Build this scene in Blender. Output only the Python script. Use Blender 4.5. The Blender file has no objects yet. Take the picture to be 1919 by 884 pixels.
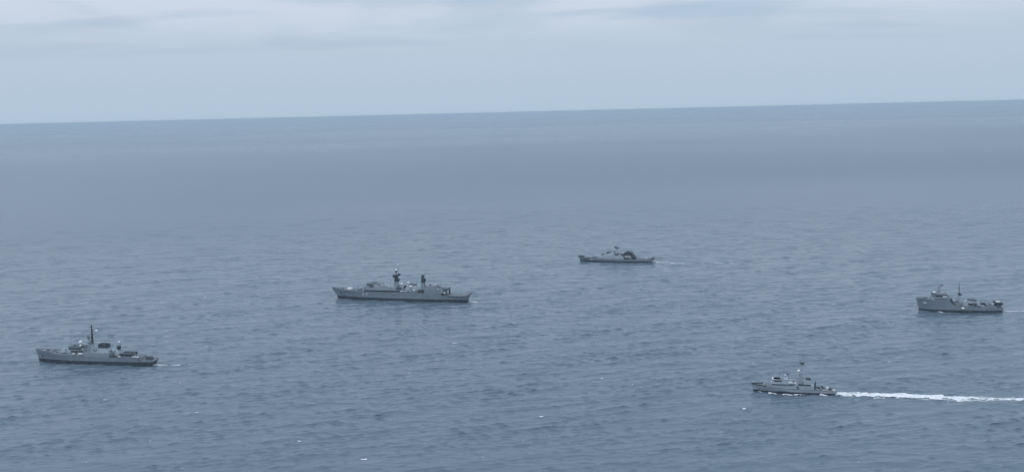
import bpy, math, random
import numpy as np

random.seed(7)
rng = np.random.default_rng(11)
S = bpy.context.scene
COL = S.collection

# ------------------------------------------------------------------ camera
CAM_H = 190.0
pitch, roll = math.radians(7.725), math.radians(-1.373)
fwd = np.array([0, math.cos(pitch), -math.sin(pitch)])
rgt = np.array([1.0, 0, 0])
upv = np.cross(rgt, fwd)
R2 = math.cos(roll) * rgt + math.sin(roll) * upv
U2 = -math.sin(roll) * rgt + math.cos(roll) * upv
from mathutils import Matrix
cam = bpy.data.cameras.new('camera')
cam.sensor_width = 36.0
cam.lens = 32.0
cam.clip_start = 1.0
cam.clip_end = 600000.0
cam_o = bpy.data.objects.new('camera', cam)
COL.objects.link(cam_o)
cam_o.matrix_world = Matrix(((R2[0], U2[0], -fwd[0], 0), (R2[1], U2[1], -fwd[1], 0), (R2[2], U2[2], -fwd[2], CAM_H), (0, 0, 0, 1)))
S.camera = cam_o

# ------------------------------------------------------------------ sky, sun, exposure
SUN_EL, SUN_AZ = math.radians(52), math.radians(205)      # azimuth clockwise from +Y: behind the camera, a little left
S.view_settings.view_transform = 'Standard'
S.view_settings.look = 'None'
S.view_settings.exposure = 0.0
S.view_settings.gamma = 1.0
S.view_settings.use_curve_mapping = False
S.cycles.use_denoising = True
S.cycles.max_bounces = 6
S.cycles.volume_bounces = 0
S.cycles.sample_clamp_indirect = 4.0


def node(nt, kind, **kw):
    n = nt.nodes.new(kind)
    for k, v in kw.items():
        setattr(n, k, v)
    return n


def math_node(nt, op, a, b=None, c=None, clamp=False):
    n = nt.nodes.new('ShaderNodeMath')
    n.operation = op
    n.use_clamp = clamp
    for i, s in enumerate((a, b, c)):
        if s is None:
            continue
        if isinstance(s, (int, float)):
            n.inputs[i].default_value = s
        else:
            nt.links.new(s, n.inputs[i])
    return n.outputs[0]


def ramp(nt, val, a, b, lo=0.0, hi=1.0):
    n = nt.nodes.new('ShaderNodeMapRange')
    n.interpolation_type = 'SMOOTHSTEP'
    n.inputs[1].default_value, n.inputs[2].default_value = a, b
    n.inputs[3].default_value, n.inputs[4].default_value = lo, hi
    nt.links.new(val, n.inputs[0])
    return n.outputs[0]


def noise(nt, vec, scale, detail=4.0, rough=0.55, dist=0.0):
    n = nt.nodes.new('ShaderNodeTexNoise')
    n.inputs['Scale'].default_value = scale
    n.inputs['Detail'].default_value = detail
    n.inputs['Roughness'].default_value = rough
    n.inputs['Distortion'].default_value = dist
    nt.links.new(vec, n.inputs['Vector'])
    return n.outputs['Fac']


def mapping(nt, vec, scale, rot=(0, 0, 0), loc=(0, 0, 0)):
    n = nt.nodes.new('ShaderNodeMapping')
    n.inputs['Scale'].default_value = scale
    n.inputs['Rotation'].default_value = rot
    n.inputs['Location'].default_value = loc
    nt.links.new(vec, n.inputs['Vector'])
    return n.outputs['Vector']


def mix(nt, fac, a, b):
    n = nt.nodes.new('ShaderNodeMix')
    n.data_type = 'RGBA'
    for sock, s in ((n.inputs[0], fac), (n.inputs[6], a), (n.inputs[7], b)):
        if isinstance(s, (int, float)):
            sock.default_value = s
        elif isinstance(s, tuple):
            sock.default_value = (*s, 1.0) if len(s) == 3 else s
        else:
            nt.links.new(s, sock)
    return n.outputs[2]


W = bpy.data.worlds.new('World')
S.world = W
W.use_nodes = True
nt = W.node_tree
nt.nodes.clear()
out = node(nt, 'ShaderNodeOutputWorld')
bg = node(nt, 'ShaderNodeBackground')
bg.inputs['Strength'].default_value = 0.1
nt.links.new(bg.outputs[0], out.inputs['Surface'])
sky = node(nt, 'ShaderNodeTexSky', sky_type='NISHITA')
sky.sun_disc = False
sky.sun_elevation = SUN_EL
sky.sun_rotation = SUN_AZ
sky.air_density = 1.0
sky.dust_density = 1.0
sky.ozone_density = 2.0
tc = node(nt, 'ShaderNodeTexCoord')
sep = node(nt, 'ShaderNodeSeparateXYZ')
nt.links.new(tc.outputs['Generated'], sep.inputs[0])
el = math_node(nt, 'MAXIMUM', sep.outputs['Z'], 0.0)
den = math_node(nt, 'ADD', el, 0.07)
px = math_node(nt, 'DIVIDE', sep.outputs['X'], den)
py = math_node(nt, 'DIVIDE', sep.outputs['Y'], den)
comb = node(nt, 'ShaderNodeCombineXYZ')
nt.links.new(px, comb.inputs[0])
nt.links.new(py, comb.inputs[1])
# an overcast deck: pale low veil, brighter cloud sheets higher up with thin bluish gaps
n_big = noise(nt, mapping(nt, comb.outputs[0], (0.80, 0.62, 1), loc=(1.3, 9.2, 0)), 1.0, 5.0, 0.5, 0.3)
n_gap = noise(nt, mapping(nt, comb.outputs[0], (0.55, 1.1, 1), loc=(8.4, 5.2, 0)), 1.0, 3.0, 0.5, 0.2)
veil = mix(nt, ramp(nt, el, 0.0, 0.07), (4.48, 5.66, 6.95), (4.82, 5.90, 7.1))
bright = mix(nt, ramp(nt, n_big, 0.34, 0.56), veil, (6.05, 6.80, 7.95))
high = ramp(nt, el, 0.06, 0.115)
deck = mix(nt, high, veil, bright)
gap = math_node(nt, 'MULTIPLY', ramp(nt, n_gap, 0.50, 0.66), ramp(nt, el, 0.05, 0.08, 0.0, 0.45))
bluish = mix(nt, 0.35, (3.9, 5.2, 7.0), sky.outputs[0])
total = mix(nt, gap, deck, bluish)
# an overcast dome grows brighter towards the zenith
lift = node(nt, 'ShaderNodeVectorMath', operation='SCALE')
nt.links.new(total, lift.inputs[0])
nt.links.new(ramp(nt, el, 0.08, 0.85, 1.0, 1.65), lift.inputs['Scale'])
nt.links.new(lift.outputs[0], bg.inputs['Color'])

sun = bpy.data.lights.new('sun', 'SUN')
sun.energy = 0.5
sun.angle = math.radians(20)
sun.color = (1.0, 0.98, 0.94)
sun_o = bpy.data.objects.new('sun', sun)
COL.objects.link(sun_o)
sun_o.location = (0, 0, 600)
sun_o.rotation_euler = (math.pi / 2 - SUN_EL, 0, -SUN_AZ + math.pi)
# a lamp shines along its -Z; tilt it so that light comes from azimuth SUN_AZ


# ------------------------------------------------------------------ materials
def new_mat(name):
    m = bpy.data.materials.new(name)
    m.use_nodes = True
    t = m.node_tree
    return m, t, t.nodes['Principled BSDF']


def paint(name, col, rough=0.55, wear=0.12, streak=0.0, metal=0.0):
    """weathered marine paint: patchy tone, faint vertical run-off streaks"""
    m, t, b = new_mat(name)
    c = node(t, 'ShaderNodeTexCoord').outputs['Object']
    n1 = noise(t, c, 0.35, 5.0, 0.6)
    dark = tuple(x * (1 - wear * 1.6) for x in col)
    lite = tuple(min(1, x * (1 + wear)) for x in col)
    cc = mix(t, ramp(t, n1, 0.3, 0.7), dark, lite)
    if streak > 0:
        n2 = noise(t, mapping(t, c, (0.9, 0.9, 0.06)), 1.0, 4.0, 0.6)
        cc = mix(t, ramp(t, n2, 0.55, 0.78, 0.0, streak), cc, tuple(x * f for x, f in zip(col, (0.74, 0.70, 0.66))))
    t.links.new(cc, b.inputs['Base Color'])
    b.inputs['Roughness'].default_value = rough
    b.inputs['Metallic'].default_value = metal
    return m


M = {
    'hull': paint('hull_grey_paint', (0.19, 0.226, 0.265), 0.5, 0.09, 0.5),
    'hull_pale': paint('pale_grey_paint', (0.325, 0.375, 0.425), 0.5, 0.08, 0.35),
    'grey': paint('superstructure_grey_paint', (0.225, 0.262, 0.30), 0.55, 0.08, 0.3),
    'pale': paint('light_grey_paint', (0.355, 0.405, 0.455), 0.55, 0.08, 0.3),
    'dark': paint('dark_grey_paint', (0.070, 0.090, 0.112), 0.6, 0.2),  # dark tone lifted towards blue to imitate a veil of haze
    'black': paint('black_paint', (0.036, 0.050, 0.066), 0.55, 0.25),  # black with the same bluish haze veil put into its colour
    'boot': paint('black_waterline_paint', (0.036, 0.052, 0.070), 0.5, 0.3),  # waterline black, haze veil mixed into the colour too
    'deck': paint('deck_paint', (0.15, 0.168, 0.185), 0.75, 0.2),
    'white': paint('white_paint', (0.80, 0.80, 0.79), 0.45, 0.04),
    'glass': paint('window_glass', (0.02, 0.025, 0.03), 0.08, 0.1),
    'mark': paint('pale_hull_mark', (0.50, 0.53, 0.56), 0.55, 0.1),
}

# ------------------------------------------------------------------ mesh builder
class MB:
    def __init__(self):
        self.v, self.f = [], []

    def add(self, vs, fs):
        o = len(self.v)
        self.v += [tuple(map(float, p)) for p in vs]
        self.f += [tuple(i + o for i in q) for q in fs]
        return self

    def block(self, x0, x1, w0, z0, z1, rf=0.0, ra=0.0, w1=None, yc=0.0):
        """box x0..x1, half width w0 (w1 at the top); rf / ra lean the front / back face inwards at the top"""
        w1 = w0 if w1 is None else w1
        vs = [(x0, yc - w0, z0), (x1, yc - w0, z0), (x1, yc + w0, z0), (x0, yc + w0, z0),
              (x0 + rf, yc - w1, z1), (x1 - ra, yc - w1, z1), (x1 - ra, yc + w1, z1), (x0 + rf, yc + w1, z1)]
        return self.add(vs, [(3, 2, 1, 0), (4, 5, 6, 7), (0, 1, 5, 4), (1, 2, 6, 5), (2, 3, 7, 6), (3, 0, 4, 7)])

    def prism(self, prof, y0, y1, top_in=0.0):
        """xz outline (listed clockwise seen from port) pushed from y0 to y1"""
        n = len(prof)
        vs = [(x, y0, z) for x, z in prof] + [(x, y1, z) for x, z in prof]
        fs = [tuple(range(n)), tuple(range(2 * n - 1, n - 1, -1))]
        fs += [(i, n + i, n + (i + 1) % n, (i + 1) % n) for i in range(n)]
        return self.add(vs, fs)

    def tube(self, p0, p1, r0, r1=None, n=8):
        r1 = r0 if r1 is None else r1
        p0, p1 = np.array(p0, float), np.array(p1, float)
        d = p1 - p0
        d /= np.linalg.norm(d)
        a = np.cross(d, (0, 0, 1) if abs(d[2]) < 0.9 else (1, 0, 0))
        a /= np.linalg.norm(a)
        b = np.cross(d, a)
        vs = []
        for p, r in ((p0, r0), (p1, r1)):
            for k in range(n):
                t = 2 * math.pi * k / n
                vs.append(p + r * (math.cos(t) * a + math.sin(t) * b))
        fs = [(i, (i + 1) % n, n + (i + 1) % n, n + i) for i in range(n)]
        fs += [tuple(range(n - 1, -1, -1)), tuple(range(n, 2 * n))]
        return self.add(vs, fs)

    def ball(self, c, r, rz=None, n=12, m=8, low=-1.0):
        """sphere or dome; low = -1 whole, 0 half"""
        rz = r if rz is None else rz
        vs, fs = [], []
        t0 = math.asin(max(-1, low))
        for j in range(m + 1):
            t = t0 + (math.pi / 2 - t0) * j / m
            for k in range(n):
                a = 2 * math.pi * k / n
                vs.append((c[0] + r * math.cos(t) * math.cos(a), c[1] + r * math.cos(t) * math.sin(a), c[2] + rz * math.sin(t)))
        for j in range(m):
            for k in range(n):
                fs.append((j * n + k, j * n + (k + 1) % n, (j + 1) * n + (k + 1) % n, (j + 1) * n + k))
        fs.append(tuple(range(n - 1, -1, -1)))
        return self.add(vs, fs)

    def mesh(self, name, mat, smooth=False):
        me = bpy.data.meshes.new(name)
        me.from_pydata(self.v, [], self.f)
        me.materials.append(mat)
        if smooth:
            me.shade_smooth()
        me.update()
        return me


class Ship:
    """collects the parts of one ship. x runs aft from the bow waterline, -y is the port side, z = 0 the waterline"""

    def __init__(self, name, bow, stern, label, cat, group):
        b, s = np.array(bow), np.array(stern)
        d = s - b
        self.L = float(np.linalg.norm(d))
        self.o = bpy.data.objects.new(name, None)
        COL.objects.link(self.o)
        self.o.empty_display_size = 5
        mid = (b + s) / 2
        self.o.location = (mid[0], mid[1], 0)
        self.o.rotation_euler = (0, 0, math.atan2(d[1], d[0]))
        self.o['label'], self.o['category'], self.o['group'] = label, cat, group
        self.aft, self.rake, self.moved = 0.0, 0.0, {}      # fitting-out offsets: upperworks moved aft, masts raked

    def part(self, name, mb, mat, parent=None, label=None, smooth=False):
        h = self.L / 2
        d = 0.0
        if name not in ('hull', 'waterline_band', 'deck', 'bulwark', 'railing', 'hull_mark', 'rigging_wire'):
            p = np.array(mb.v).mean(0)
            f_ = min(1.0, max(0.0, p[0] / self.L))
            d = self.aft * 4 * f_ * (1 - f_) + self.rake * p[2]
        elif name == 'rigging_wire':
            mb.v = [(x + self.aft + self.rake * z, y, z) for x, y, z in mb.v]
        mb.v = [(x - h + d, y, z) for x, y, z in mb.v]
        o = bpy.data.objects.new(name, mb.mesh(name, M[mat], smooth))
        COL.objects.link(o)
        o.parent = parent or self.o
        self.moved[o] = d
        if label:
            o['label'] = label
        return o

    # ---- hull
    def hull(self, keys, boot, n=48, mat='hull', bulwark=None, flare=1.6, deck_drop=0.0):
        """keys: (x at deck, x at waterline, half beam deck, half beam waterline, deck height)"""
        k = np.array(keys, float)
        t = np.linspace(0, len(k) - 1, (len(k) - 1) * 6 + 1)
        st = np.array([[np.interp(q, range(len(k)), k[:, c]) for c in range(5)] for q in t])
        up, lo, dk = MB(), MB(), MB()
        fr_up = np.linspace(0, 1, 6)
        rows_u, rows_l = [], []
        for xd, xw, hd, hw, zd in st:
            def pt(z):
                a = max(0.0, min(1.0, z / zd))
                return (xw + (xd - xw) * a ** 1.15, hw + (hd - hw) * a ** flare, z)
            zs = [boot + (zd - boot) * f for f in fr_up]
            rows_u.append([pt(z) for z in zs])
            p0 = pt(0.0)
            rows_l.append([(p0[0], p0[1] * 0.55, -3.5), (p0[0], p0[1] * 0.93, -1.8), p0, pt(boot * 0.5), pt(boot)])

        def skin(mb, rows):
            m = len(rows[0])
            for sgn in (-1, 1):
                vs = [(x, sgn * y, z) for r in rows for x, y, z in r]
                fs = []
                for i in range(len(rows) - 1):
                    for j in range(m - 1):
                        q = (i * m + j, (i + 1) * m + j, (i + 1) * m + j + 1, i * m + j + 1)
                        fs.append(q if sgn < 0 else q[::-1])
                mb.add(vs, fs)
            for r, flip in ((rows[0], True), (rows[-1], False)):      # close stem and transom
                vs = [(x, -y, z) for x, y, z in r] + [(x, y, z) for x, y, z in r]
                fs = [(j, m + j, m + j + 1, j + 1) for j in range(m - 1)]
                mb.add(vs, [q[::-1] for q in fs] if flip else fs)
        skin(up, rows_u)
        skin(lo, rows_l)
        h = self.part('hull', up, mat, smooth=False)
        self.part('waterline_band', lo, 'boot', parent=h)
        vs = []
        for r in rows_u:
            x, y, z = r[-1]
            vs += [(x, -y * 0.985, z - deck_drop - 0.03), (x, y * 0.985, z - deck_drop - 0.03)]
        dk.add(vs, [(2 * i, 2 * i + 2, 2 * i + 3, 2 * i + 1) for i in range(len(rows_u) - 1)])
        self.part('deck', dk, 'deck', parent=h)
        self.edge = np.array([r[-1] for r in rows_u])
        return h

    def edge_at(self, x):
        e = self.edge
        return float(np.interp(x, e[:, 0], e[:, 1])), float(np.interp(x, e[:, 0], e[:, 2]))

    def bulwark(self, x0, x1, h, mat='hull'):
        for sgn in (-1, 1):
            mb = MB()
            xs = np.linspace(x0, x1, 10)
            vs, fs = [], []
            for x in xs:
                y, z = self.edge_at(x)
                vs += [(x, sgn * y, z), (x, sgn * (y + h * 0.18), z + h), (x, sgn * (y + h * 0.18 - 0.12), z + h), (x, sgn * (y - 0.12), z)]
            for i in range(len(xs) - 1):
                for j in range(4):
                    fs.append((4 * i + j, 4 * i + 4 + j, 4 * i + 4 + (j + 1) % 4, 4 * i + (j + 1) % 4))
            fs += [(0, 1, 2, 3), tuple(4 * (len(xs) - 1) + j for j in (3, 2, 1, 0))]
            mb.add(vs, fs)
            self.part('bulwark', mb, mat)

    def rails(self, x0, x1, step=2.4, h=1.1):
        for sgn in (-1, 1):
            mb = MB()
            xs = np.arange(x0, x1 + 0.01, step)
            last = None
            for x in xs:
                y, z = self.edge_at(x)
                p = (x, sgn * (y - 0.12), z)
                q = (x, sgn * (y - 0.12), z + h)
                mb.tube(p, q, 0.035, n=4)
                if last:
                    mb.tube(last, q, 0.03, n=4)
                    mb.tube((last[0], last[1], last[2] - h / 2), (q[0], q[1], q[2] - h / 2), 0.025, n=4)
                last = q
            self.part('railing', mb, 'grey')

    # ---- fittings
    def panes(self, parent, xs, y, z, w, h, side=-1, tilt=0.0):
        """a row of window panes along a side wall, each its own piece"""
        me = MB().block(-w / 2, w / 2, 0.05, -h / 2, h / 2).mesh('window_pane', M['glass'])
        for s in (-1, 1):
            for x in xs:
                o = bpy.data.objects.new('window_pane', me)
                COL.objects.link(o)
                o.parent = parent
                o.location = (x - self.L / 2 + self.moved.get(parent, 0.0), s * (y + 0.03), z)
                o.rotation_euler = (s * tilt, 0, 0)

    def front_panes(self, parent, x, ys, z, w, h, tilt=0.0):
        me = MB().block(-0.05, 0.05, w / 2, -h / 2, h / 2).mesh('window_pane', M['glass'])
        for y in ys:
            o = bpy.data.objects.new('window_pane', me)
            COL.objects.link(o)
            o.parent = parent
            o.location = (x - self.L / 2 - 0.03 + self.moved.get(parent, 0.0), y, z)
            o.rotation_euler = (0, tilt, 0)

    def radome(self, x, y, z, r, ped=1.0, mat='white', label=None):
        p = self.part('radome', MB().ball((x, y, z), r, low=-0.75), mat, smooth=True, label=label)
        if ped > 0:
            self.part('pedestal', MB().tube((x, y, z - 0.6 * r - ped), (x, y, z - 0.5 * r), r * 0.45, r * 0.35), 'grey', parent=p)
        return p

    def gun(self, x, z, r=2.0, h=2.6, barrel=6.0, mat='grey', elev=0.12):
        mb = MB().block(x - r, x + r, r * 0.85, z + 0.35, z + h, rf=r * 0.75, ra=r * 0.3, w1=r * 0.55)
        t = self.part('gun_turret', mb, mat)
        self.part('turret_ring', MB().tube((x, 0, z - 0.05), (x, 0, z + 0.4), r * 0.85, n=16), 'dark', parent=t)
        zb = z + h * 0.55
        self.part('gun_barrel', MB().tube((x - r * 0.6, 0, zb), (x - r * 0.6 - barrel, 0, zb + barrel * elev), 0.2, 0.12), 'dark', parent=t)
        return t

    def raft(self, x, y, z, mat='white'):
        """life raft canister lying fore and aft in its cradle"""
        o = self.part('life_raft', MB().tube((x - 0.8, y, z), (x + 0.8, y, z), 0.42, n=10), mat)
        self.part('cradle', MB().block(x - 0.6, x + 0.6, 0.3, z - 0.75, z - 0.38, yc=y), 'grey', parent=o)

    def boat(self, x, y, z, l=6.5, mat='dark', hullmat='dark'):
        """ship's boat: pointed bow, rounded bilge, tube gunwale"""
        mb = MB()
        ts = np.linspace(0, 1, 9)
        rows = []
        for t in ts:
            b = 1.15 * min(1.0, (t / 0.35) ** 0.6) if t > 0 else 0.02
            rows.append([(x + (t - 0.5) * l, y - b, z + 1.0 + 0.35 * (1 - t) ** 2), (x + (t - 0.5) * l, y - b * 0.6, z + 0.3), (x + (t - 0.5) * l, y, z),
                         (x + (t - 0.5) * l, y + b * 0.6, z + 0.3), (x + (t - 0.5) * l, y + b, z + 1.0 + 0.35 * (1 - t) ** 2)])
        vs = [p for r in rows for p in r]
        fs = [(5 * i + j, 5 * i + 5 + j, 5 * i + 6 + j, 5 * i + 1 + j) for i in range(8) for j in range(4)]
        fs += [(5 * i + 4, 5 * i + 9, 5 * i + 5, 5 * i) for i in range(8)] + [(40, 41, 42, 43, 44)]
        mb.add(vs, fs)
        o = self.part('ships_boat', mb, hullmat)
        self.part('boat_console', MB().block(x + 0.2, x + 1.4, 0.5, z + 0.8, z + 2.0, rf=0.3, yc=y), 'dark', parent=o)
        return o

    def davit(self, x, y, z, h=3.2, side=-1):
        mb = MB().tube((x, y, z), (x, y, z + h * 0.8), 0.18, 0.15).tube((x, y, z + h * 0.8), (x, y + side * 1.6, z + h), 0.15, 0.11)
        self.part('davit', mb, 'grey')

    def lattice(self, name, x, z0, z1, w0, w1, r=0.16, mat='grey', bays=4, lean=0.0):
        """four-legged lattice tower"""
        mb = MB()
        def ring(a):
            w = w0 + (w1 - w0) * a
            xc = x + lean * a
            z = z0 + (z1 - z0) * a
            return [(xc - w, -w, z), (xc + w, -w, z), (xc + w, w, z), (xc - w, w, z)]
        for i in range(bays):
            a, b = ring(i / bays), ring((i + 1) / bays)
            for j in range(4):
                mb.tube(a[j], b[j], r, n=5)
                mb.tube(b[j], b[(j + 1) % 4], r * 0.7, n=4)
                mb.tube(a[j], b[(j + 1) % 4], r * 0.6, n=4)
        return self.part(name, mb, mat)

    def whip(self, x, y, z, h, parent=None):
        self.part('whip_antenna', MB().tube((x, y, z), (x - h * 0.04, y * 1.05, z + h), 0.09, 0.04, n=5), 'dark', parent=parent)

    def radar_bar(self, x, y, z, w, parent=None, mat='dark', yaw=0.4):
        c, s = math.cos(yaw), math.sin(yaw)
        mb = MB()
        vs = []
        for zz in (z, z + 0.55):
            for a, b in ((-w / 2, -0.25), (w / 2, -0.25), (w / 2, 0.25), (-w / 2, 0.25)):
                vs.append((x + a * c - b * s, y + a * s + b * c, zz))
        mb.add(vs, [(3, 2, 1, 0), (4, 5, 6, 7), (0, 1, 5, 4), (1, 2, 6, 5), (2, 3, 7, 6), (3, 0, 4, 7)])
        mb.tube((x, y, z - 0.8), (x, y, z + 0.05), 0.22)
        self.part('radar_scanner', mb, mat, parent=parent)

    def clutter(self, x0, x1, hw, z, n, seed, top=1.7):
        """small deck fittings: lockers, mushroom vents and ready-use boxes scattered over a deck"""
        q = random.Random(seed)
        for i in range(n):
            x, y = q.uniform(x0, x1), q.uniform(-hw, hw * 0.4)
            h = q.uniform(0.5, top)
            mat = q.choice(['pale', 'grey', 'dark', 'mark', 'dark', 'grey'])
            if q.random() < 0.4:
                self.part('ventilator', MB().tube((x, y, z - 0.05), (x, y, z + h), 0.28, 0.28).ball((x, y, z + h), 0.5, 0.35, 8, 4, 0.0), mat)
            else:
                l = q.uniform(0.7, 2.2)
                self.part('deck_locker', MB().block(x - l / 2, x + l / 2, q.uniform(0.35, 0.7), z - 0.05, z + h, yc=y), mat)

    def stay(self, p, q):
        self.part('rigging_wire', MB().tube(p, q, 0.05, n=4), 'dark')

    def flag(self, x, z, h):
        st = self.part('flagstaff', MB().tube((x, 0, z), (x + 0.25 * h, 0, z + h), 0.07, 0.05, n=5), 'grey')


# ------------------------------------------------------------------ sea
KM = 1000.0
NW = 150
lam = np.exp(rng.uniform(math.log(1.9), math.log(34.0), NW))
main_dir = math.radians(-84.0)                       # waves run towards the camera, crests slightly slanted
ang = main_dir + rng.normal(0, 0.26, NW) * np.clip(9.0 / lam, 0.55, 1.5) ** 0.35
kk = 2 * math.pi / lam
kx, ky = kk * np.cos(ang), kk * np.sin(ang)
# peak of the wind sea near 13 m, short tail
steep = 0.040 * np.exp(-0.5 * (np.log(lam / 4.2) / 0.6) ** 2) + 0.014 * (lam > 8)
amp = steep / kk
ph = rng.uniform(0, 2 * math.pi, NW)
g_lam = np.exp(rng.uniform(math.log(7.0), math.log(90.0), 14))
g_ang = rng.uniform(0, 2 * math.pi, 14)
gk = np.stack([2 * math.pi / g_lam * np.cos(g_ang) * 0.75, 2 * math.pi / g_lam * np.sin(g_ang), rng.uniform(0, 6.28, 14)], 1)
R_IN, R_OUT, TH = 385.0, 2200.0, math.radians(34.0)


def spacing(r):
    return np.clip(0.26 * r * r / (CAM_H * 910.0), 0.55, 8.0)


def waves(x, y):
    """trochoidal sea surface: displacement of the still-water points (x, y)"""
    r = np.hypot(x, y)
    th = np.arctan2(x, y)
    edge = np.clip((r - R_IN) / 25, 0, 1) * np.clip((R_OUT - r) / 500, 0, 1) * np.clip((TH - np.abs(th)) / 0.02, 0, 1)
    sp = spacing(r)
    # wave groups: crests stand up in patches and lie down between them
    g = np.zeros_like(x)
    for i in range(len(gk)):
        g += np.cos(gk[i, 0] * x + gk[i, 1] * y + gk[i, 2])
    g = np.clip(0.97 + 0.15 * g, 0.5, 1.7)
    dx = np.zeros_like(x)
    dy = np.zeros_like(x)
    dz = np.zeros_like(x)
    for i in range(NW):
        f = np.clip((lam[i] / sp - 2.2) / 1.2, 0, 1) * edge * amp[i] * (g if lam[i] < 12 else 1.0)
        p = kx[i] * x + ky[i] * y + ph[i]
        c, s = np.cos(p), np.sin(p)
        dz += f * c
        dx -= 1.15 * f * s * kx[i] / kk[i]
        dy -= 1.15 * f * s * ky[i] / kk[i]
    return dx, dy, dz


def build_sea():
    rs = [R_IN]
    while rs[-1] < R_OUT:
        rs.append(rs[-1] + float(spacing(rs[-1])))
    rs[-1] = R_OUT
    rs = np.array(rs)
    ths = np.linspace(-TH, TH, 1014)
    rr, tt = np.meshgrid(rs, ths, indexing='ij')
    x = (rr * np.sin(tt)).ravel().astype(np.float32)
    y = (rr * np.cos(tt)).ravel().astype(np.float32)
    dx, dy, dz = waves(x, y)
    P = np.stack([x + dx, y + dy, dz], 1)
    nr, nc = len(rs), len(ths)
    i = np.arange(nr - 1)[:, None] * nc + np.arange(nc - 1)[None, :]
    F = np.stack([i, i + nc, i + nc + 1, i + 1], -1).reshape(-1, 4)
    # the calm remainder: coarse rings to the horizon and all round
    def ring_block(radii, t0, t1, n, P, F):
        t = np.linspace(t0, t1, n)
        r2, t2 = np.meshgrid(np.array(radii), t, indexing='ij')
        Q = np.stack([(r2 * np.sin(t2)).ravel(), (r2 * np.cos(t2)).ravel(), np.zeros(r2.size)], 1)
        o = len(P)
        j = np.arange(len(radii) - 1)[:, None] * n + np.arange(n - 1)[None, :] + o
        return np.concatenate([P, Q]), np.concatenate([F, np.stack([j, j + n, j + n + 1, j + 1], -1).reshape(-1, 4)])
    P, F = ring_block([0.01, 150, R_IN], -TH, TH, 1014, P, F)
    P, F = ring_block([R_OUT, 4000, 8000, 16000, 40000, 200000], -TH, TH, 1014, P, F)
    P, F = ring_block([0.01, R_IN, R_OUT, 16000, 200000], TH, 2 * math.pi - TH, 90, P, F)
    F = F[:, ::-1]
    me = bpy.data.meshes.new('sea')
    me.vertices.add(len(P))
    me.vertices.foreach_set('co', P.astype(np.float32).ravel())
    me.loops.add(F.size)
    me.loops.foreach_set('vertex_index', F.astype(np.int32).ravel())
    me.polygons.add(len(F))
    me.polygons.foreach_set('loop_start', np.arange(0, F.size, 4, dtype=np.int32))
    me.polygons.foreach_set('use_smooth', np.ones(len(F), dtype=bool))
    me.update(calc_edges=True)
    me.validate()
    return me


m_sea, t, b = new_mat('sea_water')
geo = node(t, 'ShaderNodeNewGeometry')
pos = geo.outputs['Position']
ln = node(t, 'ShaderNodeVectorMath', operation='LENGTH')
t.links.new(pos, ln.inputs[0])
dist = ln.outputs['Value']
rotz = (0, 0, math.radians(-6))
w1 = noise(t, mapping(t, pos, (0.055, 0.17, 0.1), rotz), 1.0, 3.0, 0.6, 0.6)
w2 = noise(t, mapping(t, pos, (0.20, 0.52, 0.3), rotz), 1.0, 3.0, 0.6, 0.8)
hgt = math_node(t, 'ADD', math_node(t, 'MULTIPLY', w1, 0.20), math_node(t, 'MULTIPLY', w2, 0.12))
# wind streaks and slicks roughen some tracts of water more than others
gust = noise(t, mapping(t, pos, (1 / 7000.0, 1 / 3000.0, 1), loc=(2.3, 0.4, 0)), 1.0, 2.0, 0.45, 0.3)
bump = node(t, 'ShaderNodeBump')
bump.inputs['Distance'].default_value = 1.0
t.links.new(hgt, bump.inputs['Height'])
t.links.new(ramp(t, gust, 0.35, 0.65, 0.55, 0.95), bump.inputs['Strength'])
t.links.new(bump.outputs[0], b.inputs['Normal'])
sxyz = node(t, 'ShaderNodeSeparateXYZ')
t.links.new(pos, sxyz.inputs[0])
# a lane of wind-ruffled water lies across the middle distance, fading out to the left
warp = noise(t, mapping(t, pos, (1 / 2400.0, 1 / 900.0, 1), loc=(5.0, 1.0, 0)), 1.0, 3.0, 0.5, 0.2)
yy = math_node(t, 'ADD', sxyz.outputs['Y'], math_node(t, 'MULTIPLY', math_node(t, 'SUBTRACT', warp, 0.5), 1500.0))
lane = math_node(t, 'MULTIPLY', ramp(t, yy, 1300, 2500), ramp(t, yy, 2600, 8500, 1.0, 0.0))
lane = math_node(t, 'MULTIPLY', lane, ramp(t, sxyz.outputs['X'], -1800, 100, 0.3, 1.0))
rg = math_node(t, 'ADD', ramp(t, dist, 450, 1700, 0.06, 0.27), math_node(t, 'ADD', ramp(t, gust, 0.35, 0.65, -0.02, 0.03), math_node(t, 'MULTIPLY', lane, 0.09)))
t.links.new(rg, b.inputs['Roughness'])
b.inputs['Base Color'].default_value = (0.108, 0.151, 0.191, 1)
b.inputs['IOR'].default_value = 1.333
sea_me = build_sea()
sea_me.materials.append(m_sea)
sea = bpy.data.objects.new('sea', sea_me)
COL.objects.link(sea)
sea['kind'] = 'structure'

# ------------------------------------------------------------------ the air
m_air = bpy.data.materials.new('sea_haze')
m_air.use_nodes = True
t = m_air.node_tree
t.nodes.clear()
o_ = node(t, 'ShaderNodeOutputMaterial')
pv = node(t, 'ShaderNodeVolumePrincipled')
pv.inputs['Color'].default_value = (0.71, 0.87, 1.0, 1)
pv.inputs['Density'].default_value = 6.0e-5
pv.inputs['Anisotropy'].default_value = 0.0
t.links.new(pv.outputs[0], o_.inputs['Volume'])
mb = MB().block(-202000, 202000, 202000, -6, 194)
haze = bpy.data.objects.new('haze', mb.mesh('haze', m_air))
COL.objects.link(haze)
haze['kind'] = 'stuff'

# ------------------------------------------------------------------ ships
FLEET = 'naval ships steaming in formation'


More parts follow.
